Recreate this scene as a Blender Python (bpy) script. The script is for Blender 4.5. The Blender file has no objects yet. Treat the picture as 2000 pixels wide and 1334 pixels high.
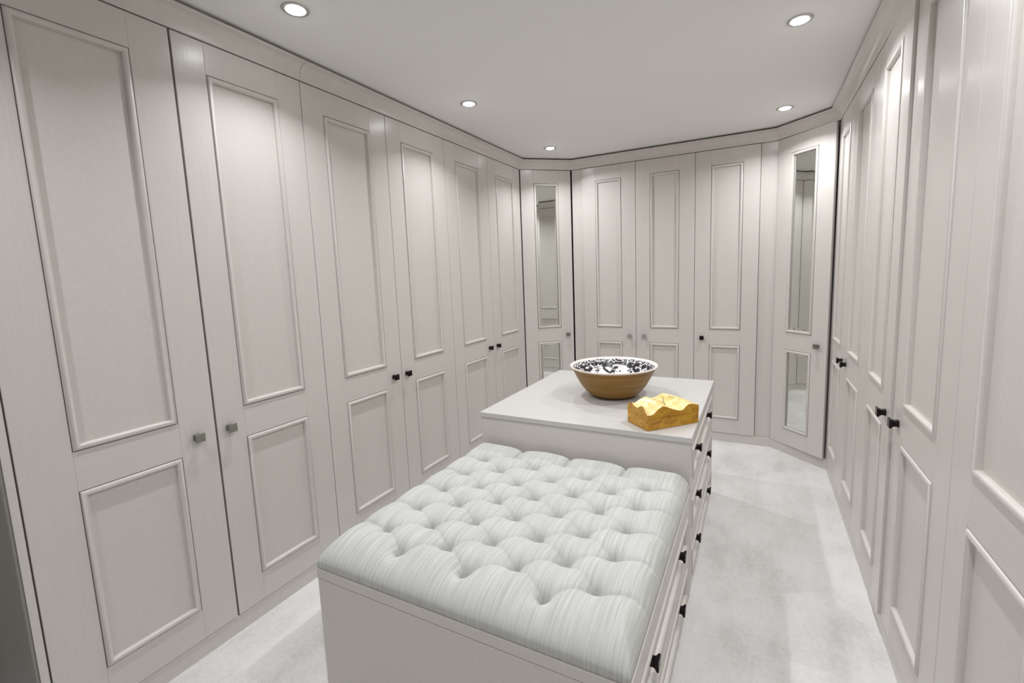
import bpy, bmesh, math, random
import numpy as np
from mathutils import Vector, Matrix

random.seed(7)
S = bpy.context.scene
COL = S.collection
R = math.radians

# ------------------------------------------------------------------ camera
def set_camera():
    yaw, pitch, roll = R(-27.1535), R(-6.8959), R(-2.0348)
    f, cx, cy = 885.98, 26.37, -23.97
    fwd = Vector((math.sin(yaw)*math.cos(pitch), math.cos(yaw)*math.cos(pitch), math.sin(pitch)))
    right = Vector((math.cos(yaw), -math.sin(yaw), 0))
    up = right.cross(fwd)
    c, s = math.cos(roll), math.sin(roll)
    r2 = c*right + s*up
    u2 = -s*right + c*up
    cam = bpy.data.cameras.new('camera')
    o = bpy.data.objects.new('camera', cam)
    COL.objects.link(o)
    m = Matrix((r2, u2, -fwd)).transposed().to_4x4()
    m.translation = Vector((0, 0, 1.3449))
    o.matrix_world = m
    cam.sensor_width = 36.0
    cam.lens = f/2000*36.0
    cam.shift_x = -cx/2000
    cam.shift_y = cy/2000
    cam.clip_start = 0.01
    S.camera = o
set_camera()

# ------------------------------------------------------------------ world, exposure
w = bpy.data.worlds.new('world')
S.world = w
w.use_nodes = True
w.node_tree.nodes['Background'].inputs[0].default_value = (1, 1, 1, 1)
w.node_tree.nodes['Background'].inputs[1].default_value = 0.0
S.view_settings.view_transform = 'Standard'
S.view_settings.look = 'None'
S.view_settings.exposure = 0.0
S.view_settings.gamma = 1.0
S.view_settings.use_curve_mapping = False
S.cycles.max_bounces = 16
S.cycles.diffuse_bounces = 10
S.cycles.glossy_bounces = 6
S.cycles.sample_clamp_indirect = 6.0
S.cycles.caustics_reflective = False
LAMP_W = 6.5           # watts of each downlight
LENS_E = 60.0           # strength of the glowing lens
LAMP_COL = (0.97, 0.985, 1.0)

# ------------------------------------------------------------------ room numbers (metres)
XL, XR, YF = -1.7636, 0.4268, 3.7102      # door faces of the left, right and far runs
LA, LB = Vector((XL, 3.4268)), Vector((-1.4168, YF))
RA, RB = Vector((0.1076, YF)), Vector((XR, 3.4272))
ZB, ZT = 0.0694, 2.20
CEIL = 2.283
TK = 0.022                                 # door thickness

# ------------------------------------------------------------------ materials
def new_mat(name):
    m = bpy.data.materials.new(name)
    m.use_nodes = True
    nt = m.node_tree
    return m, nt, nt.nodes['Principled BSDF']

def N(nt, t, **kw):
    n = nt.nodes.new(t)
    for k, v in kw.items():
        setattr(n, k, v)
    return n

def noise(nt, scale_vec, scale=1.0, detail=4.0, rough=0.55, coord='Object'):
    tc = N(nt, 'ShaderNodeTexCoord')
    mp = N(nt, 'ShaderNodeMapping')
    mp.inputs['Scale'].default_value = scale_vec
    nz = N(nt, 'ShaderNodeTexNoise')
    nz.inputs['Scale'].default_value = scale
    nz.inputs['Detail'].default_value = detail
    nz.inputs['Roughness'].default_value = rough
    nt.links.new(tc.outputs[coord], mp.inputs['Vector'])
    nt.links.new(mp.outputs[0], nz.inputs['Vector'])
    return nz

def ramp(nt, fac, stops):
    r = N(nt, 'ShaderNodeValToRGB')
    e = r.color_ramp.elements
    while len(e) < len(stops):
        e.new(0.5)
    for i, (p, c) in enumerate(stops):
        e[i].position = p
        e[i].color = (*c, 1)
    nt.links.new(fac, r.inputs[0])
    return r

def bump(nt, b, height, strength, dist):
    n = N(nt, 'ShaderNodeBump')
    n.inputs['Strength'].default_value = strength
    n.inputs['Distance'].default_value = dist
    nt.links.new(height, n.inputs['Height'])
    nt.links.new(n.outputs[0], b.inputs['Normal'])
    return n

PAINT = (0.585, 0.555, 0.527)

def paint_mat(name, vec, rough=0.36, strength=0.12, col=PAINT):
    m, nt, b = new_mat(name)
    nz = noise(nt, vec, 1.0, 5.0, 0.6)
    d = tuple(c*0.975 for c in col)
    l = tuple(min(1, c*1.02) for c in col)
    r = ramp(nt, nz.outputs[0], [(0.35, d), (0.65, l)])
    nt.links.new(r.outputs[0], b.inputs['Base Color'])
    b.inputs['Roughness'].default_value = rough
    bump(nt, b, nz.outputs[0], strength, 0.002)
    return m

M_STILE = paint_mat('painted_oak_upright', (170, 170, 5), 0.25, 0.13)
M_RAIL = paint_mat('painted_oak_crosswise', (5, 170, 170), 0.36, 0.14)
M_PANEL = paint_mat('painted_board', (90, 90, 60), 0.31, 0.03)
M_SMOOTH = paint_mat('painted_moulding', (30, 30, 30), 0.33, 0.02)
M_CARC = paint_mat('carcass_board', (60, 60, 60), 0.5, 0.02, (0.45, 0.42, 0.39))

M_TOP = paint_mat('worktop_laminate', (300, 300, 300), 0.32, 0.03, (0.525, 0.517, 0.502))

def ceiling_mat():
    m, nt, b = new_mat('ceiling_paint')
    nz = noise(nt, (1, 1, 1), 170.0, 4.0, 0.6)
    r = ramp(nt, nz.outputs[0], [(0.3, (0.765, 0.76, 0.75)), (0.7, (0.79, 0.785, 0.775))])
    nt.links.new(r.outputs[0], b.inputs['Base Color'])
    b.inputs['Roughness'].default_value = 0.85
    bump(nt, b, nz.outputs[0], 0.25, 0.002)
    return m
M_CEIL = ceiling_mat()

def carpet_mat():
    m, nt, b = new_mat('cut_pile_carpet')
    big = noise(nt, (1.0, 1.0, 1.0), 2.6, 5.0, 0.62)
    streak = noise(nt, (5.0, 1.2, 1.0), 1.6, 4.0, 0.6)
    fine = noise(nt, (1, 1, 1), 330.0, 3.0, 0.7)
    mid = noise(nt, (1, 1, 1), 60.0, 4.0, 0.7)
    def mth(op, a, bb):
        n = N(nt, 'ShaderNodeMath', operation=op)
        for i, v in enumerate((a, bb)):
            if isinstance(v, (int, float)):
                n.inputs[i].default_value = v
            else:
                nt.links.new(v, n.inputs[i])
        return n.outputs[0]
    a = mth('MULTIPLY', big.outputs[0], 0.36)
    c = mth('MULTIPLY', streak.outputs[0], 0.25)
    d = mth('MULTIPLY', fine.outputs[0], 0.27)
    e = mth('MULTIPLY', mid.outputs[0], 0.19)
    s = mth('ADD', mth('ADD', a, c), mth('ADD', d, e))
    r = ramp(nt, s, [(0.42, (0.63, 0.618, 0.605)), (0.53, (0.81, 0.80, 0.787)), (0.64, (0.91, 0.905, 0.895))])
    nt.links.new(r.outputs[0], b.inputs['Base Color'])
    b.inputs['Roughness'].default_value = 1.0
    b.inputs['Specular IOR Level'].default_value = 0.1
    b.inputs['Sheen Weight'].default_value = 0.25
    hb = mth('ADD', mth('MULTIPLY', fine.outputs[0], 1.0), mth('MULTIPLY', mid.outputs[0], 0.8))
    bump(nt, b, hb, 0.8, 0.006)
    return m
M_CARPET = carpet_mat()

def metal_mat(name, col, rough):
    m, nt, b = new_mat(name)
    nz = noise(nt, (40, 40, 400), 1.0, 2.0, 0.5)
    r = ramp(nt, nz.outputs[0], [(0.3, tuple(c*0.9 for c in col)), (0.7, col)])
    nt.links.new(r.outputs[0], b.inputs['Base Color'])
    b.inputs['Metallic'].default_value = 1.0
    b.inputs['Roughness'].default_value = rough
    return m
M_BLACK = metal_mat('black_nickel', (0.035, 0.03, 0.03), 0.25)
M_NICKEL_SHEEN = metal_mat('brushed_pewter', (0.30, 0.29, 0.26), 0.34)  # same nickel as the black knobs, greyed to stand for its soft reflections
M_NICKEL_GLINT = metal_mat('satin_chrome', (0.62, 0.61, 0.59), 0.22)  # again the black nickel; pale colour stands in for light it reflects
M_MIRROR = metal_mat('mirror_glass', (0.80, 0.83, 0.79), 0.015)
M_TRIMRING = metal_mat('brushed_nickel_ring', (0.55, 0.54, 0.53), 0.35)

def glow_mat():
    m, nt, b = new_mat('lit_lens')
    nz = noise(nt, (1, 1, 1), 20.0, 1.0, 0.5)
    r = ramp(nt, nz.outputs[0], [(0, LAMP_COL), (1, LAMP_COL)])
    nt.links.new(r.outputs[0], b.inputs['Emission Color'])
    b.inputs['Emission Strength'].default_value = LENS_E
    b.inputs['Base Color'].default_value = (0.9, 0.9, 0.9, 1)
    return m
M_GLOW = glow_mat()

def linen_mat():
    m, nt, b = new_mat('slub_linen')
    st = noise(nt, (7, 430, 10), 1.0, 3.0, 0.6)
    st2 = noise(nt, (4.5, 130, 6), 1.0, 3.0, 0.65)
    wv = noise(nt, (420, 420, 420), 1.0, 2.0, 0.6)
    mx = N(nt, 'ShaderNodeMath', operation='ADD')
    nt.links.new(st.outputs[0], mx.inputs[0]); nt.links.new(st2.outputs[0], mx.inputs[1])
    mx2 = N(nt, 'ShaderNodeMath', operation='MULTIPLY_ADD')
    nt.links.new(wv.outputs[0], mx2.inputs[0]); mx2.inputs[1].default_value = 0.35
    nt.links.new(mx.outputs[0], mx2.inputs[2])
    r = ramp(nt, mx2.outputs[0], [(0.0, (0.40, 0.41, 0.395)), (0.88, (0.50, 0.515, 0.495)), (1.0, (0.60, 0.61, 0.59))])
    sc = N(nt, 'ShaderNodeMapRange')
    sc.inputs['From Min'].default_value = 0.85; sc.inputs['From Max'].default_value = 1.5
    nt.links.new(mx2.outputs[0], sc.inputs['Value'])
    r2 = ramp(nt, sc.outputs[0], [(0.0, (0.39, 0.398, 0.38)), (0.5, (0.472, 0.478, 0.459)), (1.0, (0.575, 0.579, 0.559))])
    nt.links.new(r2.outputs[0], b.inputs['Base Color'])
    nt.nodes.remove(r)
    b.inputs['Roughness'].default_value = 0.95
    b.inputs['Specular IOR Level'].default_value = 0.2
    b.inputs['Sheen Weight'].default_value = 0.15
    bump(nt, b, mx2.outputs[0], 0.25, 0.002)
    return m
M_LINEN = linen_mat()

def bowl_out_mat():
    m, nt, b = new_mat('turned_wood')
    nz = noise(nt, (3, 3, 95), 1.0, 5.0, 0.6)
    r = ramp(nt, nz.outputs[0], [(0.3, (0.160, 0.082, 0.013)), (0.5, (0.262, 0.138, 0.022)), (0.72, (0.350, 0.168, 0.032))])
    nt.links.new(r.outputs[0], b.inputs['Base Color'])
    b.inputs['Roughness'].default_value = 0.45
    bump(nt, b, nz.outputs[0], 0.1, 0.002)
    return m
M_BOWL = bowl_out_mat()

def bowl_in_mat():
    # white glaze printed with black: speckled band under the rim, black blossoms below, sparse dots at the bottom
    m, nt, b = new_mat('printed_glaze')
    tc = N(nt, 'ShaderNodeTexCoord')
    sp = N(nt, 'ShaderNodeSeparateXYZ')
    nt.links.new(tc.outputs['Object'], sp.inputs[0])
    def mt(op, a, bb=None, c=None):
        n = N(nt, 'ShaderNodeMath', operation=op)
        for i, v in enumerate((a, bb, c)):
            if v is None: continue
            if isinstance(v, (int, float)): n.inputs[i].default_value = v
            else: nt.links.new(v, n.inputs[i])
        return n.outputs[0]
    ang = mt('ARCTAN2', sp.outputs[1], sp.outputs[0])
    z = sp.outputs[2]
    cmb = N(nt, 'ShaderNodeCombineXYZ')
    nt.links.new(mt('MULTIPLY', ang, 0.2), cmb.inputs[0])
    nt.links.new(mt('MULTIPLY', z, 1.25), cmb.inputs[1])
    def vor(scale):
        v = N(nt, 'ShaderNodeTexVoronoi')
        v.inputs['Scale'].default_value = scale
        nt.links.new(cmb.outputs[0], v.inputs['Vector'])
        return v.outputs['Distance']
    nz = N(nt, 'ShaderNodeTexNoise'); nz.inputs['Scale'].default_value = 42.0; nz.inputs['Detail'].default_value = 3.0
    nt.links.new(cmb.outputs[0], nz.inputs['Vector'])
    nz2 = N(nt, 'ShaderNodeTexNoise'); nz2.inputs['Scale'].default_value = 95.0; nz2.inputs['Detail'].default_value = 2.0
    nt.links.new(cmb.outputs[0], nz2.inputs['Vector'])
    def band(lo, hi):
        return mt('MULTIPLY', mt('GREATER_THAN', z, lo), mt('LESS_THAN', z, hi))
    speck = mt('MULTIPLY', band(0.122, 0.156), mt('GREATER_THAN', nz2.outputs[0], 0.49))
    petal = mt('MULTIPLY', mt('POWER', mt('ABSOLUTE', mt('SINE', mt('MULTIPLY', ang, 4.0))), 2.0), 0.046)   # scalloped lower edge of the print
    lo = mt('SUBTRACT', 0.124, petal)
    body = mt('MULTIPLY', mt('GREATER_THAN', z, lo), mt('LESS_THAN', z, 0.140))
    bloom = mt('MULTIPLY', body, mt('GREATER_THAN', nz.outputs[0], 0.47))
    dots = mt('MULTIPLY', band(0.05, 0.105), mt('LESS_THAN', vor(30.0), 0.17))
    fl = mt('MULTIPLY', band(0.075, 0.118), mt('GREATER_THAN', mt('MULTIPLY', nz2.outputs[0], mt('ABSOLUTE', mt('SINE', mt('MULTIPLY', ang, 6.0)))), 0.50))
    tot = mt('MAXIMUM', mt('MAXIMUM', speck, bloom), mt('MAXIMUM', dots, fl))
    r = ramp(nt, tot, [(0.45, (0.80, 0.775, 0.785)), (0.55, (0.018, 0.018, 0.022))])
    nt.links.new(r.outputs[0], b.inputs['Base Color'])
    b.inputs['Roughness'].default_value = 0.25
    return m
M_GLAZE = bowl_in_mat()

def plain(name, col, rough, scale=40):
    m, nt, b = new_mat(name)
    nz = noise(nt, (scale,)*3, 1.0, 3.0)
    r = ramp(nt, nz.outputs[0], [(0.3, tuple(c*0.93 for c in col)), (0.7, col)])
    nt.links.new(r.outputs[0], b.inputs['Base Color'])
    b.inputs['Roughness'].default_value = rough
    return m
M_RIM = plain('glazed_rim', (0.80, 0.72, 0.66), 0.3)
M_CUT = plain('dark_saw_cut', (0.07, 0.035, 0.01), 0.8)

def burl_mat(name, dark, mid, light, rough):
    m, nt, b = new_mat(name)
    nz = noise(nt, (22, 22, 40), 1.0, 6.0, 0.65)
    nz.inputs['Distortion'].default_value = 1.2
    r = ramp(nt, nz.outputs[0], [(0.33, dark), (0.5, mid), (0.68, light)])
    nt.links.new(r.outputs[0], b.inputs['Base Color'])
    b.inputs['Roughness'].default_value = rough
    return m
M_BURL = burl_mat('varnished_burl', (0.30, 0.125, 0.006), (0.48, 0.235, 0.012), (0.58, 0.32, 0.03), 0.30)
M_SAP = burl_mat('carved_sapwood', (0.70, 0.46, 0.14), (0.80, 0.61, 0.27), (0.86, 0.72, 0.40), 0.30)

# ------------------------------------------------------------------ mesh helpers
def finish(name, bm, mats, parent=None, smooth=None):
    bmesh.ops.recalc_face_normals(bm, faces=bm.faces)
    me = bpy.data.meshes.new(name)
    bm.to_mesh(me)
    bm.free()
    for m in (mats if isinstance(mats, (list, tuple)) else [mats]):
        me.materials.append(m)
    if smooth is not None:
        me.polygons.foreach_set('use_smooth', [True]*len(me.polygons))
        if smooth < 180:
            me.set_sharp_from_angle(angle=R(smooth))
    return link(name, me, parent)

def link(name, me, parent=None):
    o = bpy.data.objects.new(name, me)
    COL.objects.link(o)
    if parent is not None:
        o.parent = parent
    return o

def box(bm, x0, x1, y0, y1, z0, z1, bev=0.0):
    t = bmesh.new()
    v = [t.verts.new((x, y, z)) for x in (x0, x1) for y in (y0, y1) for z in (z0, z1)]
    for f in ((0, 1, 3, 2), (4, 6, 7, 5), (0, 4, 5, 1), (2, 3, 7, 6), (0, 2, 6, 4), (1, 5, 7, 3)):
        t.faces.new([v[i] for i in f])
    if bev > 0:
        bmesh.ops.bevel(t, geom=list(t.edges), offset=bev, segments=1, affect='EDGES')
    me = bpy.data.meshes.new('tmp')
    t.to_mesh(me); t.free()
    bm.from_mesh(me)
    bpy.data.meshes.remove(me)

def box_obj(name, mat, parent, *a, bev=0.0):
    bm = bmesh.new()
    box(bm, *a, bev=bev)
    return finish(name, bm, mat, parent)

def empty(name, loc, rotz=0.0):
    o = bpy.data.objects.new(name, None)
    o.empty_display_size = 0.1
    o.location = loc
    o.rotation_euler = (0, 0, rotz)
    COL.objects.link(o)
    return o

def tag(o, label, cat=None, group=None, kind=None):
    o['label'] = label
    if cat: o['category'] = cat
    if group: o['group'] = group
    if kind: o['kind'] = kind
    return o

# moulding: a raised bead swept with mitres round a rectangle, in the local frame (x width, -y outward, z up)
PROFILE = [(0.0024, -0.0095), (0.0024, -0.0004), (0.0032, 0.0020), (0.0060, 0.0048), (0.0105, 0.0060), (0.0150, 0.0050), (0.0183, 0.0022),
           (0.0198, -0.0015), (0.0204, -0.0094)]

def moulding(name, parent, x0, x1, z0, z1, profile=PROFILE, k=1.0):
    bm = bmesh.new()
    rings = []
    for (cx, sx, cz, sz) in ((x0, 1, z0, 1), (x1, -1, z0, 1), (x1, -1, z1, -1), (x0, 1, z1, -1)):
        rings.append([bm.verts.new((cx + sx*s*k, -n, cz + sz*s*k)) for s, n in profile])
    for i in range(4):
        a, b = rings[i], rings[(i+1) % 4]
        for j in range(len(profile)-1):
            bm.faces.new((a[j], b[j], b[j+1], a[j+1]))
    return finish(name, bm, M_SMOOTH, parent, smooth=38)

KNOB = {}
def knob_mesh(kind):
    if kind in KNOB:
        return KNOB[kind]
    bm = bmesh.new()
    prof = [(0.0112, 0.0), (0.0098, 0.003), (0.0094, 0.011), (0.0102, 0.0155), (0.0122, 0.0188), (0.0148, 0.0212), (0.0152, 0.0222),
            (0.0152, 0.0262), (0.0144, 0.0274)]
    rings = []
    for h, n in prof:
        rings.append([bm.verts.new((sx*h, -n, sz*h)) for sx, sz in ((-1, -1), (1, -1), (1, 1), (-1, 1))])
    for a, b in zip(rings, rings[1:]):
        for i in range(4):
            bm.faces.new((a[i], a[(i+1) % 4], b[(i+1) % 4], b[i]))
    tip = bm.verts.new((0, -0.0279, 0))
    for i in range(4):
        bm.faces.new((rings[-1][i], rings[-1][(i+1) % 4], tip))
    bm.faces.new(rings[0][::-1])
    bmesh.ops.recalc_face_normals(bm, faces=bm.faces)
    me = bpy.data.meshes.new('knob')
    bm.to_mesh(me); bm.free()
    me.materials.append({'black': M_BLACK, 'pewter': M_NICKEL_SHEEN, 'chrome': M_NICKEL_GLINT}[kind])
    me.polygons.foreach_set('use_smooth', [True]*len(me.polygons))
    me.set_sharp_from_angle(angle=R(30))
    KNOB[kind] = me
    return me

def knob(parent, x, z, kind='black', n=0.0):
    o = link('knob', knob_mesh(kind), parent)
    o.location = (x, -n, z)
    return o

MID0, MID1, PAN_TOP, PAN_BOT = 0.756, 0.876, 2.089, 0.181

def make_door(parent, x0, x1, knob_x, kind='black', mirror=False, st0=0.113, st1=0.113, hinge=None, ajar=0.0, z0=ZB, gap=0.0015, glass=(0.0080, 0.0080)):
    """A two-panel door between x0 and x1 of the unit's frame; x0, x1 include the gaps at the sides."""
    a, b = gap, (x1-x0)-gap
    z1 = ZT - 0.003
    core = bmesh.new()
    box(core, a+0.002, b-0.002, 0.012, TK, z0+0.002, z1-0.002)
    d = finish('door', core, M_CARC, parent)
    d.location = (x0, 0, 0)
    if ajar:
        if hinge == 'left':
            d.rotation_euler = (0, 0, -ajar)
        else:
            off = b
            d.rotation_euler = (0, 0, ajar)
            d.location = (x0 + off - off*math.cos(ajar), -off*math.sin(ajar), 0)
    ox0, ox1 = st0, (x1-x0)-st1
    for s0, s1 in ((a, ox0), (ox1, b)):
        box_obj('stile', M_STILE, d, s0, s1, 0.0, 0.0122, z0, z1, bev=0.0009)
    for r0, r1 in ((z0, PAN_BOT), (MID0, MID1), (PAN_TOP, z1)):
        box_obj('rail', M_RAIL, d, ox0, ox1, 0.0, 0.0122, r0, r1, bev=0.0007)
    for p0, p1 in ((PAN_BOT, MID0), (MID1, PAN_TOP)):
        moulding('moulding', d, ox0, ox1, p0, p1)
        e = 0.004
        if not mirror:
            box_obj('panel', M_PANEL, d, ox0+e, ox1-e, 0.0090, 0.0122, p0+e, p1-e)
        else:
            bm = bmesh.new()
            q0, q1, h0, h1 = ox0+0.0208, ox1-0.0208, p0+0.0208, p1-0.0208
            w_ = 0.017
            def dep(x):                                    # the glass sits slightly askew in its frame
                return glass[0] + (glass[1]-glass[0])*(x-q0)/(q1-q0)
            o_ = [bm.verts.new((x, min(dep(x)+0.0016, 0.0118), z)) for x, z in ((q0, h0), (q1, h0), (q1, h1), (q0, h1))]
            i_ = [bm.verts.new((x, dep(x), z)) for x, z in ((q0+w_, h0+w_), (q1-w_, h0+w_), (q1-w_, h1-w_), (q0+w_, h1-w_))]
            k_ = [bm.verts.new((x, 0.0120, z)) for x, z in ((q0, h0), (q1, h0), (q1, h1), (q0, h1))]
            for i in range(4):
                j = (i+1) % 4
                bm.faces.new((o_[i], o_[j], i_[j], i_[i]))
                bm.faces.new((k_[i], k_[j], o_[j], o_[i]))
            bm.faces.new(i_)
            bm.faces.new(k_[::-1])
            mo = finish('mirror_panel', bm, M_MIRROR, d)
            mo['label'] = 'bevelled mirror glass'
    kb = knob(d, knob_x - x0, 0.812, kind)
    kb['label'] = {'black': 'square flared black knob', 'pewter': 'square pewter grey knob', 'chrome': 'square bright chrome knob'}[kind]
    return d

def carcass(parent, x0, x1, depth=0.55):
    bm = bmesh.new()
    t = 0.018
    f = TK + 0.003
    box(bm, x0, x0+t, f, depth, 0.02, ZT+0.07)
    box(bm, x1-t, x1, f, depth, 0.02, ZT+0.07)
    box(bm, x0+t, x1-t, f, depth-0.01, ZB-0.012, ZB+0.006)
    box(bm, x0+t, x1-t, f, depth-0.01, ZT-0.012, ZT+0.006)
    box(bm, x0+t, x1-t, depth-0.01, depth, 0.02, ZT+0.07)
    return finish('carcass', bm, M_CARC, parent)

def wardrobe(P, ang, width, label, doors, group=None, name='wardrobe', depth=0.55):
    u = empty(name, (P[0], P[1], 0), ang)
    tag(u, label, 'wardrobe', group)
    carcass(u, 0.001, width-0.001, depth)
    for d in doors:
        make_door(u, **d)
    return u

# ------------------------------------------------------------------ setting
def struct(name, bm, mat, label, smooth=None):
    o = finish(name, bm, mat, None, smooth)
    return tag(o, label, kind='structure')

X0, X1, Y0, Y1 = XL-0.62, XR+0.62, -1.45, YF+0.62
bm = bmesh.new(); box(bm, X0-0.1, X1+0.1, Y0-0.1, Y1+0.1, -0.06, 0.0)
struct('floor', bm, M_CARPET, 'pale grey cut pile carpet across the whole dressing room')
bm = bmesh.new(); box(bm, X0-0.1, X1+0.1, Y0-0.1, Y1+0.1, CEIL, CEIL+0.08)
struct('ceiling', bm, M_CEIL, 'plain matt off-white ceiling with recessed downlights')
M_WALL = plain('wall_paint', (0.60, 0.575, 0.55), 0.8, 60)
for nm, a, lb in (('wall_left', (X0-0.1, X0, Y0-0.1, Y1+0.1), 'painted wall behind the long wardrobe run with pewter knobs'),
                  ('wall_right', (X1, X1+0.1, Y0-0.1, Y1+0.1), 'painted wall behind the wardrobe run with black knobs'),
                  ('wall_far', (X0, X1, Y1, Y1+0.1), 'painted wall behind the three-door far wardrobes'),
                  ('wall_near', (X0, X1, Y0-0.1, Y0), 'painted wall behind the viewpoint')):
    bm = bmesh.new(); box(bm, *a, 0.0, CEIL)
    struct(nm, bm, M_WALL, lb)

# path of the door faces, walked from the near left to the near right; room is on the right-hand side
LEFT_END, RIGHT_END = 0.388, 0.376
PATH = [Vector((XL, LEFT_END)), LA, LB, RA, RB, Vector((XR, RIGHT_END))]

def offset_path(off):
    """PATH moved off metres into the room, mitred."""
    out = []
    n = len(PATH)
    dirs = [(PATH[i+1]-PATH[i]).normalized() for i in range(n-1)]
    nor = [Vector((d.y, -d.x)) for d in dirs]
    for i in range(n):
        if i == 0: out.append(PATH[0] + nor[0]*off)
        elif i == n-1: out.append(PATH[-1] + nor[-1]*off)
        else:
            b = (nor[i-1]+nor[i]); b = b / b.dot(nor[i])
            out.append(PATH[i] + b*off)
    return out

def run_piece(name, i, profile, label, mat=M_SMOOTH, smooth=30, cut=None):
    """Sweep a closed (offset, z) profile along stretch i of PATH; cut = (y0, y1) limits a piece of the first stretch."""
    bm = bmesh.new()
    ra, rb = [], []
    for off, z in profile:
        p = offset_path(off)
        a, b = p[i], p[i+1]
        if cut:
            if cut[0] is not None: a = Vector((a.x, cut[0]))
            if cut[1] is not None: b = Vector((b.x, cut[1]))
        d = (b-a).normalized()*0.0002
        ra.append(bm.verts.new((a.x+d.x, a.y+d.y, z)))
        rb.append(bm.verts.new((b.x-d.x, b.y-d.y, z)))
    n = len(profile)
    for j in range(n):
        k = (j+1) % n
        bm.faces.new((ra[j], rb[j], rb[k], ra[k]))
    bm.faces.new(ra); bm.faces.new(rb[::-1])
    return struct(name, bm, mat, label, smooth)

cove = [(-0.020, ZT+0.0015), (0.0025, ZT+0.0015), (0.004, ZT+0.004)]
for t in range(9):
    a = t/8*math.pi/2
    cove.append((0.004 + 0.043*(1-math.cos(a)), ZT+0.004 + 0.056*math.sin(a)))
cove += [(0.050, ZT+0.0605), (0.0515, ZT+0.063), (0.0515, ZT+0.069), (0.050, ZT+0.0705), (-0.020, ZT+0.0705)]
JOINT = 1.4037
run_piece('trim_1', 0, cove, 'coved cornice over the nearest pewter-knobbed doors up to the butt joint', cut=(None, JOINT-0.0006))
run_piece('trim_2', 0, cove, 'long coved cornice from the butt joint to the mirrored corner by the far left', cut=(JOINT+0.0006, None))
run_piece('trim_3', 1, cove, 'short coved cornice over the mirrored corner door beside the long run')
run_piece('trim_4', 2, cove, 'coved cornice across the three-door far wardrobes')
run_piece('trim_5', 3, cove, 'short coved cornice over the mirrored corner door beside the carpet aisle')
run_piece('trim_6', 4, cove, 'coved cornice along the run facing the drawer island')
plinth = [(-0.004, 0.0), (-0.004, ZB-0.004), (-0.005, ZB-0.003), (-0.0245, ZB-0.003), (-0.0245, 0.0)]
run_piece('baseboard_left', 0, plinth, 'painted plinth under the long pewter-knobbed wardrobe run')
run_piece('baseboard_corner_left', 1, plinth, 'short plinth under the mirrored corner door beside the long run')
run_piece('baseboard_far', 2, plinth, 'painted plinth under the three far doors')
run_piece('baseboard_corner_right', 3, plinth, 'short plinth under the mirrored corner door beside the carpet aisle')
run_piece('baseboard_right', 4, plinth, 'painted plinth under the run facing the drawer island')

# ------------------------------------------------------------------ wardrobes
# left run
YA, YAB, YBC, YCD, YDE, YEF, YEND = 0.408, 0.9165, JOINT, 1.9026, 2.4056, 2.9165, 3.4268
u1 = wardrobe((XL, YA), R(90), YBC-YA, 'painted double wardrobe with two pewter knobs, nearest in the long run',
         [dict(x0=0, x1=YAB-YA-0.002, knob_x=0.849-YA, kind='pewter', st0=0.117, st1=0.117),
          dict(x0=YAB-YA+0.002, x1=YBC-YA, knob_x=0.961-YA, kind='pewter', st0=0.103, st1=0.110)], 'fitted double wardrobes')
bm = bmesh.new(); box(bm, -0.021, -0.003, -0.001, 0.60, 0.0, ZT+0.07, bev=0.001)
finish('end_panel', bm, M_PANEL, u1)
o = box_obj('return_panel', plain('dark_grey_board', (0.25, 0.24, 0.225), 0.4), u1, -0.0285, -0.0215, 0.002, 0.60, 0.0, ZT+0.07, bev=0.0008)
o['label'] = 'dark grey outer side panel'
wardrobe((XL, YBC), R(90), YDE-YBC, 'painted double wardrobe with black knobs, centre of the long run behind the bench',
         [dict(x0=0, x1=YCD-YBC, knob_x=1.838-YBC, st0=0.109, st1=0.113),
          dict(x0=YCD-YBC, x1=YDE-YBC, knob_x=1.941-YBC, st0=0.111, st1=0.113)], 'fitted double wardrobes')
wardrobe((XL, YDE), R(90), YEND-YDE, 'painted double wardrobe with black knobs, beside the left mirrored corner',
         [dict(x0=0, x1=YEF-YDE, knob_x=2.844-YDE),
          dict(x0=YEF-YDE, x1=YEND-YDE-0.004, knob_x=2.957-YDE)], 'fitted double wardrobes')

def corner_unit(A, B, label, st0, st1, knob_x, gap0, gap1, ajar=0.0, glass=(0.0080, 0.0080)):
    run = (B-A)
    L = run.length
    ang = math.atan2(run.y, run.x)
    u = empty('corner_wardrobe', (A.x, A.y, 0), ang)
    tag(u, label, 'wardrobe', 'mirrored corner wardrobes')
    # backing that follows the corner behind the door
    bm = bmesh.new()
    f = TK + 0.013
    for z0, z1 in ((ZB-0.012, ZB+0.006), (ZT-0.012, ZT+0.006)):
        box(bm, 0.03, L-0.03, f, 0.30, z0, z1)
    box(bm, 0.012, 0.030, f, 0.30, 0.02, ZT+0.07)
    box(bm, L-0.030, L-0.012, f, 0.30, 0.02, ZT+0.07)
    box(bm, 0.030, L-0.030, 0.29, 0.30, 0.02, ZT+0.07)
    finish('carcass', bm, M_CARC, u)
    d = make_door(u, gap0, L-gap1, knob_x, 'pewter', True, st0-gap0, st1-gap1, 'left' if ajar > 0 else 'right', abs(ajar), glass=glass)
    if ajar < 0:
        d.location.y += 0.009          # hung askew: one edge proud, the other sunk
    return u
corner_unit(LA, LB, 'narrow mirrored corner door left of the three far doors', 0.116, 0.119, 0.384, 0.003, 0.006, -0.036, (0.0002, 0.0114))
corner_unit(RA, RB, 'narrow mirrored corner door right of the three far doors, above the carpet aisle', 0.106, 0.118, 0.357, 0.002, 0.006, 0.058)

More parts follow.
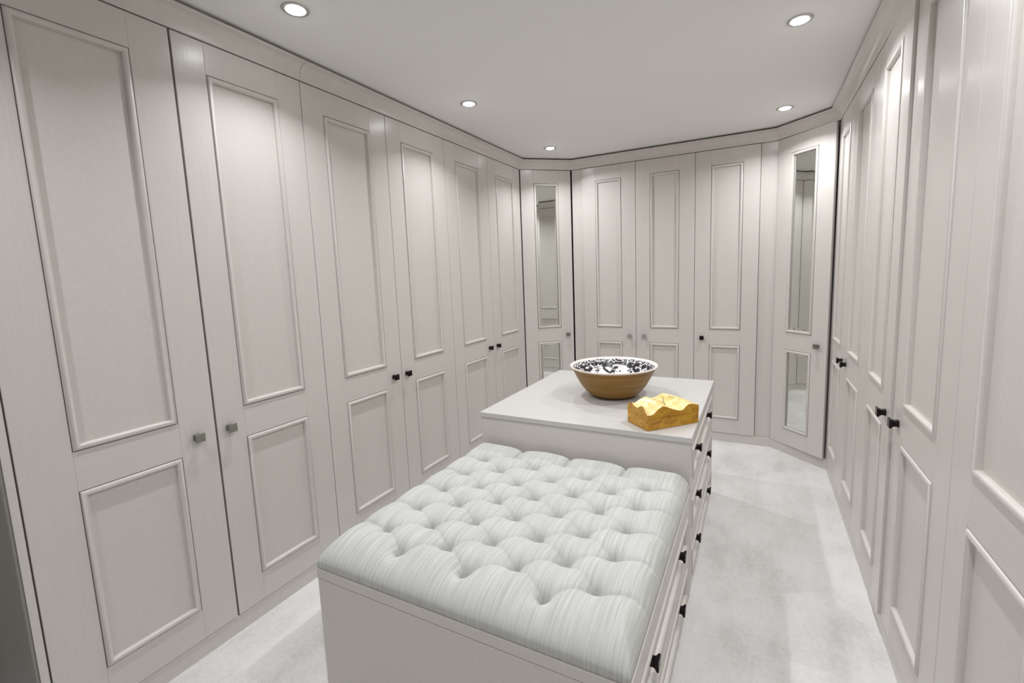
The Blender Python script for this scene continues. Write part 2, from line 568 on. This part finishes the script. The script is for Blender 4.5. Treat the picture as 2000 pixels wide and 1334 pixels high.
# far run
XG, XGH, XHI, XI = -1.3247, -0.8805, -0.4313, 0.0044
u4 = wardrobe((XG, YF), 0.0, XHI-XG, 'painted double wardrobe with two bright chrome knobs behind the patterned bowl',
         [dict(x0=0, x1=XGH-XG, knob_x=-0.931-XG, kind='chrome', st0=0.113, st1=0.114),
          dict(x0=XGH-XG, x1=XHI-XG, knob_x=-0.814-XG, kind='chrome', st0=0.113, st1=0.116)], 'fitted double wardrobes')
bm = bmesh.new(); box(bm, LB.x-XG-0.003, -0.001, 0.014, 0.032, ZB-0.002, ZT, bev=0.001)
finish('filler_strip', bm, M_STILE, u4)
u5 = wardrobe((XHI, YF), 0.0, XI-XHI, 'painted single-door far wardrobe with a black knob beside the filler strip',
         [dict(x0=0, x1=XI-XHI, knob_x=-0.373-XHI, st0=0.111, st1=0.110)])
bm = bmesh.new(); box(bm, XI-XHI+0.001, RA.x-XHI+0.011, 0.016, 0.034, ZB-0.002, ZT, bev=0.001)
finish('filler_strip', bm, M_STILE, u5)

# right run: frame x runs towards the camera
YJ, YJK, YKL, YLM, YMN, YNO, YO = 3.4272, 2.922, 2.4090, 1.9150, 1.3894, 0.885, 0.381
wardrobe((XR, YJ), R(-90), YJ-YKL, 'painted double wardrobe with a pair of black knobs, next to the right mirrored corner',
         [dict(x0=0.003, x1=YJ-YJK, knob_x=YJ-2.980, st0=0.103, st1=0.113),
          dict(x0=YJ-YJK, x1=YJ-YKL, knob_x=YJ-2.862, st0=0.110, st1=0.110)], 'fitted double wardrobes')
wardrobe((XR, YKL), R(-90), YKL-YMN, 'painted double wardrobe with one door ajar, beside the carpet aisle',
         [dict(x0=0, x1=YKL-YLM, knob_x=YKL-1.972, st0=0.112, st1=0.113, hinge='left', ajar=0.020),
          dict(x0=YKL-YLM, x1=YKL-YMN, knob_x=YKL-1.845, st0=0.117, st1=0.113)], 'fitted double wardrobes')
wardrobe((XR, YMN), R(-90), YMN-YO, 'painted double wardrobe cut by the right picture edge, nearest in its run',
         [dict(x0=0, x1=YMN-YNO, knob_x=YMN-YNO-0.055, st0=0.114, st1=0.113),
          dict(x0=YMN-YNO, x1=YMN-YO, knob_x=YMN-YNO+0.055)], 'fitted double wardrobes')

# ------------------------------------------------------------------ drawer fronts on the +x faces of bench and island
def drawer(parent, x0, x1, z0, z1, kx, kind='black'):
    bm = bmesh.new()
    ins = 0.042
    # frame of the front with a recessed field, one mesh, and the box of the drawer behind
    o = [(x0, z0), (x1, z0), (x1, z1), (x0, z1)]
    i = [(x0+ins, z0+ins), (x1-ins, z0+ins), (x1-ins, z1-ins), (x0+ins, z1-ins)]
    c = 0.0012
    vo = [bm.verts.new((x, c, z)) for x, z in o]
    cen = ((x0+x1)/2, (z0+z1)/2)
    sg = [(1, 1), (-1, 1), (-1, -1), (1, -1)]
    v1 = [bm.verts.new((x+s[0]*c, 0, z+s[1]*c)) for (x, z), s in zip(o, sg)]
    v2 = [bm.verts.new((x, 0, z)) for x, z in i]
    v3 = [bm.verts.new((x, 0.0092, z)) for x, z in i]
    vb = [bm.verts.new((x, 0.020, z)) for x, z in o]
    for k in range(4):
        j = (k+1) % 4
        bm.faces.new((vo[k], vo[j], v1[j], v1[k]))
        bm.faces.new((v1[k], v1[j], v2[j], v2[k]))
        bm.faces.new((v2[k], v2[j], v3[j], v3[k]))
        bm.faces.new((vb[k], vb[j], vo[j], vo[k]))
    bm.faces.new(v3)
    bm.faces.new(vb[::-1])
    box(bm, x0+0.02, x1-0.02, 0.020, 0.40, z0+0.015, z1-0.03)
    d = finish('drawer', bm, M_PANEL, parent)
    moulding('moulding', d, x0+ins, x1-ins, z0+ins, z1-ins)
    for x in kx:
        knob(d, x, (z0+z1)/2 + 0.004, kind, -0.0092)
    return d

IX0, IX1 = -1.1962, -0.2200     # island
IY0, IY1, IZ = 1.8106, 2.826, 0.6848
isl = empty('drawer_island', (IX1, IY0, 0), R(90))
tag(isl, 'painted three-drawer island with a pale worktop behind the tufted bench', 'drawers')
IW, ID = IY1-IY0, IX1-IX0
bm = bmesh.new()
box(bm, 0.006, 0.024, 0.0, ID-0.004, 0.0, IZ-0.024, bev=0.0008)
box(bm, IW-0.024, IW-0.006, 0.0, ID-0.004, 0.0, IZ-0.024, bev=0.0008)
box(bm, 0.024, IW-0.024, ID-0.022, ID-0.004, 0.0, IZ-0.024)
box(bm, 0.024, IW-0.024, 0.022, 0.034, 0.0, 0.014)
box(bm, 0.024, IW-0.024, 0.022, ID-0.022, IZ-0.042, IZ-0.024)
finish('carcass', bm, M_PANEL, isl)
box_obj('worktop', M_TOP, isl, 0.0, IW, -0.006, ID, IZ-0.0235, IZ, bev=0.0015)
for z0, z1 in ((0.016, 0.2235), (0.2265, 0.4385), (0.4415, 0.6580)):
    drawer(isl, 0.026, IW-0.026, z0, z1, (IW/2-0.246, IW/2+0.246))

# bench
BX0, BX1 = -1.1980, -0.2205
BY0, BY1, BZ = 0.8578, 1.8085, 0.4624
ben = empty('bench', (BX1, BY0, 0), R(90))
tag(ben, 'low painted bench with a deep-buttoned grey linen cushion top', 'bench')
BW, BD = BY1-BY0, BX1-BX0
bm = bmesh.new()
box(bm, 0.0015, 0.0195, 0.0015, BD-0.0015, 0.0, BZ-0.0315, bev=0.0008)
box(bm, BW-0.018, BW, 0.0, BD-0.0015, 0.0, BZ-0.0315, bev=0.0008)
box(bm, 0.0195, BW-0.018, BD-0.018, BD-0.0015, 0.0, BZ-0.0315)
box(bm, 0.0195, BW-0.018, 0.022, 0.034, 0.0, 0.014)
finish('carcass', bm, M_PANEL, ben)
box_obj('top_board', M_PANEL, ben, 0.0, BW, -0.001, BD, BZ-0.030, BZ, bev=0.0012)
for z0, z1 in ((0.016, 0.2215), (0.2245, 0.4300)):
    drawer(ben, 0.022, BW-0.021, z0, z1, (BW/2-0.243, BW/2+0.243))

# ------------------------------------------------------------------ tufted cushion
XC4 = [-1.066, -0.8235, -0.588, -0.351]
XC3 = [-0.945, -0.711, -0.467]
YR = [0.957 + i*0.0745 for i in range(10)]
def cushion():
    # work in world coordinates, then express in the bench frame (local x = y - BY0, local y = BX1 - x)
    x0, x1, y0, y1 = BX0+0.001, BX1-0.001, BY0+0.002, BY1-0.002
    nx, ny = 300, 292
    def axis(a, b, n):
        t = np.linspace(0, 1, n)
        t = t - 0.11*np.sin(2*np.pi*t)/(2*np.pi)*1.0      # a little denser at both ends
        t = (t - t[0])/(t[-1]-t[0])
        return a + (b-a)*t
    gx, gy = axis(x0, x1, nx), axis(y0, y1, ny)
    X, Y = np.meshgrid(gx, gy, indexing='ij')
    rows = [(XC3 if i % 2 == 0 else XC4, YR[i]) for i in range(10)]
    pts = [(x, y) for xs, y in rows for x in xs]
    segs = []
    rows2 = rows + [(XC3, YR[9]+0.0745)]
    for (xa, ya), (xb, yb) in zip(rows2, rows2[1:]):
        for p in xa:
            for q in xb:
                if abs(p-q) < 0.18:
                    segs.append((p, ya, q, yb, 1.0, 1.0))
    last_y = YR[9]+0.0745
    for x in XC3:
        segs.append((x, YR[0], x, y0-0.01, 0.55, 0.12))       # pleats to the front edge
        segs.append((x, last_y, x, y1+0.02, 1.5, 2.0))
    for i in range(1, 10, 2):
        y = YR[i]
        segs.append((XC4[0], y, x0-0.01, y-0.002, 1.0, 1.3))
        segs.append((XC4[-1], y, x1+0.01, y+0.004, 1.0, 1.3))
    crease = np.zeros_like(X)
    sharp = np.zeros_like(X)
    for (ax, ay, bx, by, wa, wb) in segs:
        dx, dy = bx-ax, by-ay
        L2 = dx*dx+dy*dy
        t = np.clip(((X-ax)*dx+(Y-ay)*dy)/L2, 0, 1)
        d = np.hypot(X-ax-t*dx, Y-ay-t*dy)
        inner = (wa == wb == 1.0)
        amp = (0.40 + 0.60*np.abs(2*t-1)**1.6) if inner else (wa*(1-t)+wb*t)*(0.50+0.5*(1-t)**2)
        crease = np.maximum(crease, amp*np.exp(-(d/0.030)**1.0))
        sharp = np.maximum(sharp, amp*np.exp(-(d/0.0055)**1.2))
    pit = np.zeros_like(X)
    for (px, py) in pts:
        d = np.hypot((X-px), (Y-py))
        pit = np.maximum(pit, 0.52*np.exp(-(d/0.023)**1.25) + 0.48*np.exp(-(d/0.0105)**2))
    # rounded edges
    r = 0.062
    dl, dr_, df, db = X-x0, x1-X, Y-y0, y1-Y
    def prof(d, rr):
        t = np.clip(d/rr, 0, 1)
        return np.sqrt(np.clip(1-(1-t)**2.2, 0, 1))
    e = np.minimum(np.minimum(prof(dl, r), prof(dr_, r)), np.minimum(prof(df, 0.15), prof(db, 0.05)))
    e2 = prof(dl, r)*prof(dr_, r)*prof(df, 0.15)*prof(db, 0.05)
    e = 0.4*e + 0.6*e2
    H = 0.084
    Z = e*(H - 0.0185*crease - 0.0085*sharp - 0.060*pit)
    rng = np.random.RandomState(3)
    Z = np.maximum(Z, 0.004*e)
    Z = 0.006 + Z + e*0.0012*np.sin(X*31+Y*17)*np.sin(Y*43-X*11)
    # sides swell outwards a little, scalloped by the pleats
    h = (Z-0.006)/H
    bulge = 0.007*np.clip(4*h*(1-h), 0, 1)
    X2 = X + bulge*(np.exp(-dr_/0.03) - np.exp(-dl/0.03))
    Y2 = Y + bulge*(-np.exp(-df/0.03))
    V = np.stack([(Y2-BY0), (BX1-X2), Z+BZ], axis=-1).reshape(-1, 3)
    idx = np.arange(nx*ny).reshape(nx, ny)
    q = np.stack([idx[:-1, :-1], idx[:-1, 1:], idx[1:, 1:], idx[1:, :-1]], axis=-1).reshape(-1, 4)
    loop = list(idx[:, 0]) + list(idx[-1, 1:]) + list(idx[-2::-1, -1]) + list(idx[0, -2:0:-1])
    n0 = len(V)
    low = V[loop].copy()
    cxm, cym = V[:, 0].mean(), V[:, 1].mean()
    low[:, 2] = BZ
    low[:, 0] += np.sign(cxm-low[:, 0])*0.003
    low[:, 1] += np.sign(cym-low[:, 1])*0.003
    V = np.vstack([V, low])
    m = len(loop)
    sk = [(loop[i], n0+i, n0+(i+1) % m, loop[(i+1) % m]) for i in range(m)]
    me = bpy.data.meshes.new('cushion')
    me.from_pydata(V.tolist(), [], q.tolist()+sk+[list(range(n0, n0+m))[::-1]])
    me.update()
    b2 = bmesh.new(); b2.from_mesh(me)
    bmesh.ops.recalc_face_normals(b2, faces=b2.faces)
    b2.to_mesh(me); b2.free()
    me.polygons.foreach_set('use_smooth', [True]*len(me.polygons))
    me.materials.append(M_LINEN)
    o = link('cushion', me, ben)
    o['label'] = 'deep-buttoned pale grey linen cushion'
    # covered buttons at the bottom of the pits
    bmb = bmesh.new()
    bmesh.ops.create_uvsphere(bmb, u_segments=12, v_segments=6, radius=0.0058)
    for v in bmb.verts: v.co.z *= 0.4
    bme = bpy.data.meshes.new('button')
    bmb.to_mesh(bme); bmb.free()
    bme.polygons.foreach_set('use_smooth', [True]*len(bme.polygons))
    bme.materials.append(M_LINEN)
    for (px, py) in pts:
        i = int(np.abs(gx-px).argmin()); j = int(np.abs(gy-py).argmin())
        b = link('button', bme, o)
        b.location = (py-BY0, BX1-px, BZ+float(Z[i, j])+0.001)
cushion()

# ------------------------------------------------------------------ bowl
def lathe(bm, prof, seg, mat_index=0):
    rings = []
    for r, z in prof:
        if r < 1e-5:
            rings.append([bm.verts.new((0, 0, z))])
        else:
            rings.append([bm.verts.new((r*math.cos(2*math.pi*i/seg), r*math.sin(2*math.pi*i/seg), z)) for i in range(seg)])
    for a, b in zip(rings, rings[1:]):
        for i in range(seg):
            j = (i+1) % seg
            if len(a) == 1: f = bm.faces.new((a[0], b[j], b[i]))
            elif len(b) == 1: f = bm.faces.new((a[i], a[j], b[0]))
            else: f = bm.faces.new((a[i], a[j], b[j], b[i]))
            f.material_index = mat_index

bowl = empty('bowl', (-0.676, 2.33, IZ+0.0003))
tag(bowl, 'wide brown wooden bowl with a black and white printed inside on the worktop', 'bowl')
outer = [(0.0, 0.004), (0.072, 0.004), (0.076, 0.0), (0.092, 0.0005), (0.106, 0.0035), (0.120, 0.0095), (0.134, 0.0185), (0.152, 0.036), (0.167, 0.055),
         (0.181, 0.077), (0.195, 0.103), (0.209, 0.132), (0.2205, 0.155)]
bm = bmesh.new(); lathe(bm, outer, 72); finish('shell', bm, M_BOWL, bowl, smooth=50)
rim = [(0.2205, 0.155), (0.2265, 0.158), (0.230, 0.162), (0.230, 0.1645), (0.227, 0.1665), (0.221, 0.165), (0.2165, 0.161)]
bm = bmesh.new(); lathe(bm, rim, 72)
o = finish('rim', bm, M_RIM, bowl, smooth=60); o['label'] = 'pale glazed rim'
inner = [(0.2165, 0.161), (0.206, 0.138), (0.192, 0.110), (0.177, 0.083), (0.158, 0.055), (0.136, 0.032), (0.108, 0.016), (0.075, 0.010), (0.0, 0.008)]
bm = bmesh.new(); lathe(bm, inner, 72)
o = finish('glaze', bm, M_GLAZE, bowl, smooth=60); o['label'] = 'black and white printed glaze'

# ------------------------------------------------------------------ carved box
BL, BWD = 0.262, 0.146
bx = empty('carved_box', (-0.389, 1.823, IZ+0.0003), math.atan2(0.195, 0.18))
tag(bx, 'yellow burl wood box with a wavy carved lid at the worktop corner', 'box')
box_obj('base', M_BURL, bx, 0.0, BL, 0.0, BWD, 0.0, 0.0475, bev=0.002)
def lid():
    n, m = 90, 50
    s = np.linspace(0, 1, n); t = np.linspace(0, 1, m)
    fs = np.interp
    front = fs(s, [0, .06, .12, .2, .29, .38, .46, .6, .68, .73, .78, .88, 1], [.067, .065, .069, .086, .098, .090, .080, .068, .066, .078, .089, .088, .078])
    midl = fs(s, [0, .1, .2, .3, .4, .5, .6, .7, .8, .9, 1], [.100, .080, .072, .094, .102, .086, .076, .084, .098, .094, .080])
    back = fs(s, [0, .12, .22, .36, .46, .56, .7, .84, 1], [.080, .076, .090, .102, .090, .092, .106, .096, .080])
    k = np.ones(7)/7
    def sm(a):
        p = np.pad(a, 3, mode='edge'); return np.convolve(p, k, 'valid')
    front, midl, back = sm(front), sm(midl), sm(back)
    Z = np.zeros((n, m))
    for j, tt in enumerate(t):
        if tt < .5:
            a = tt/.5; a = a*a*(3-2*a); Z[:, j] = front*(1-a)+midl*a
        else:
            a = (tt-.5)/.5; a = a*a*(3-2*a); Z[:, j] = midl*(1-a)+back*a
    edge = fs(t, [0, .06, .2, .32, .46, .62, .78, .92, 1], [.067, .076, .098, .096, .083, .083, .095, .088, .077])
    for i, ss in enumerate(s):
        wgt = max(0, 1-ss/.12)
        wgt = wgt*wgt*(3-2*wgt)
        Z[i, :] = Z[i, :]*(1-wgt)+edge*wgt
    z0 = 0.0482
    V = []; F = []; MI = []
    for i in range(n):
        for j in range(m):
            V.append((s[i]*BL, t[j]*BWD, Z[i, j]))
    for i in range(n-1):
        for j in range(m-1):
            F.append((i*m+j, (i+1)*m+j, (i+1)*m+j+1, i*m+j+1)); MI.append(1)
    loop = [i*m for i in range(n)] + [(n-1)*m+j for j in range(1, m)] + [i*m+m-1 for i in range(n-2, -1, -1)] + [j for j in range(m-2, 0, -1)]
    b0 = len(V)
    for q in loop: V.append((V[q][0], V[q][1], z0))
    L = len(loop)
    for i in range(L):
        k2 = (i+1) % L
        F.append((loop[k2], loop[i], b0+i, b0+k2)); MI.append(0)
    F.append(tuple(range(b0+L-1, b0-1, -1))); MI.append(0)
    me = bpy.data.meshes.new('lid')
    me.from_pydata(V, [], F)
    me.materials.append(M_BURL); me.materials.append(M_SAP)
    me.polygons.foreach_set('material_index', MI)
    me.update()
    me.polygons.foreach_set('use_smooth', [True]*len(me.polygons))
    me.set_sharp_from_angle(angle=R(45))
    o = link('lid', me, bx)
    o['label'] = 'carved lid with a pale top'
    # saw cuts across the carved top
    def h(x, y):
        return float(Z[min(n-1, max(0, int(round(x/BL*(n-1))))), min(m-1, max(0, int(round(y/BWD*(m-1)))))])
    for poly in ([(0.475, 0.90), (0.45, 0.55), (0.428, 0.22)], [(0.428, 0.22), (0.53, 0.50), (0.645, 0.84)], [(0.72, 0.77), (0.755, 0.70), (0.78, 0.60)]):
        bm = bmesh.new()
        P = []
        for (a, b_), (c, d_) in zip(poly, poly[1:]):
            for q in range(8):
                f = q/8
                P.append((a+(c-a)*f, b_+(d_-b_)*f))
        P.append(poly[-1])
        pr = None
        for qi, (a, b_) in enumerate(P):
            x, y = a*BL, b_*BWD
            na, nb = P[min(qi+1, len(P)-1)]
            pa, pb = P[max(qi-1, 0)]
            dv = Vector(((na-pa)*BL, (nb-pb)*BWD)).normalized()*0.0011
            z = h(x, y)
            cur = [bm.verts.new((x-dv.y, y+dv.x, z+0.0008)), bm.verts.new((x+dv.y, y-dv.x, z+0.0008)),
                   bm.verts.new((x+dv.y, y-dv.x, z-0.003)), bm.verts.new((x-dv.y, y+dv.x, z-0.003))]
            if pr:
                for e in range(4):
                    g = (e+1) % 4
                    bm.faces.new((pr[e], pr[g], cur[g], cur[e]))
            else:
                bm.faces.new(cur)
            pr = cur
        bm.faces.new(pr[::-1])
        finish('saw_cut', bm, M_CUT, o)
lid()

# ------------------------------------------------------------------ downlights
def downlight(x, y, label, tilt=0.0):
    e = empty('ceiling_downlight', (x, y, CEIL))
    tag(e, label, 'downlight', 'recessed ceiling downlights')
    bm = bmesh.new()
    lathe(bm, [(0.0335, 0.0), (0.0335, -0.0035), (0.036, -0.0045), (0.043, -0.0035), (0.0455, -0.001), (0.0455, 0.0)], 40)
    finish('trim_ring', bm, M_TRIMRING, e, smooth=60)
    bm = bmesh.new()
    lathe(bm, [(0.0, -0.0105), (0.008, -0.0102), (0.016, -0.0090), (0.0225, -0.0070), (0.0265, -0.0040), (0.0270, 0.0)], 32)
    finish('lens', bm, M_GLOW, e, smooth=80)
    l = bpy.data.lights.new('downlight_lamp', 'AREA')
    l.shape = 'DISK'
    l.size = 0.046
    l.energy = LAMP_W
    l.color = LAMP_COL
    l.spread = R(141)
    lo = bpy.data.objects.new('downlight_lamp', l)
    COL.objects.link(lo)
    lo.parent = e
    lo.location = (0, 0, -0.0145)
    lo.rotation_euler = (0, R(tilt), 0)          # each row is swivelled towards the middle of the room
for x, y, lb in ((-1.447, 1.163, 'lit downlight nearest the viewer on the side with pewter knobs'),
                 (-1.430, 2.205, 'lit downlight above the long wardrobe run, second from the viewer'),
                 (-1.415, 3.270, 'lit downlight in front of the left mirrored corner'),
                 (0.123, 2.175, 'lit downlight nearest the viewer over the carpet aisle'),
                 (0.124, 3.280, 'lit downlight over the aisle in front of the right mirrored corner'),
                 (0.123, 1.070, 'lit downlight over the aisle just above the picture edge'),
                 (0.123, -0.035, 'lit downlight over the aisle beside the viewpoint'),
                 (-1.447, 0.060, 'lit downlight behind the viewpoint near the pewter knobs')):
    downlight(x, y, lb, -13.0 if x < -1 else 5.0)
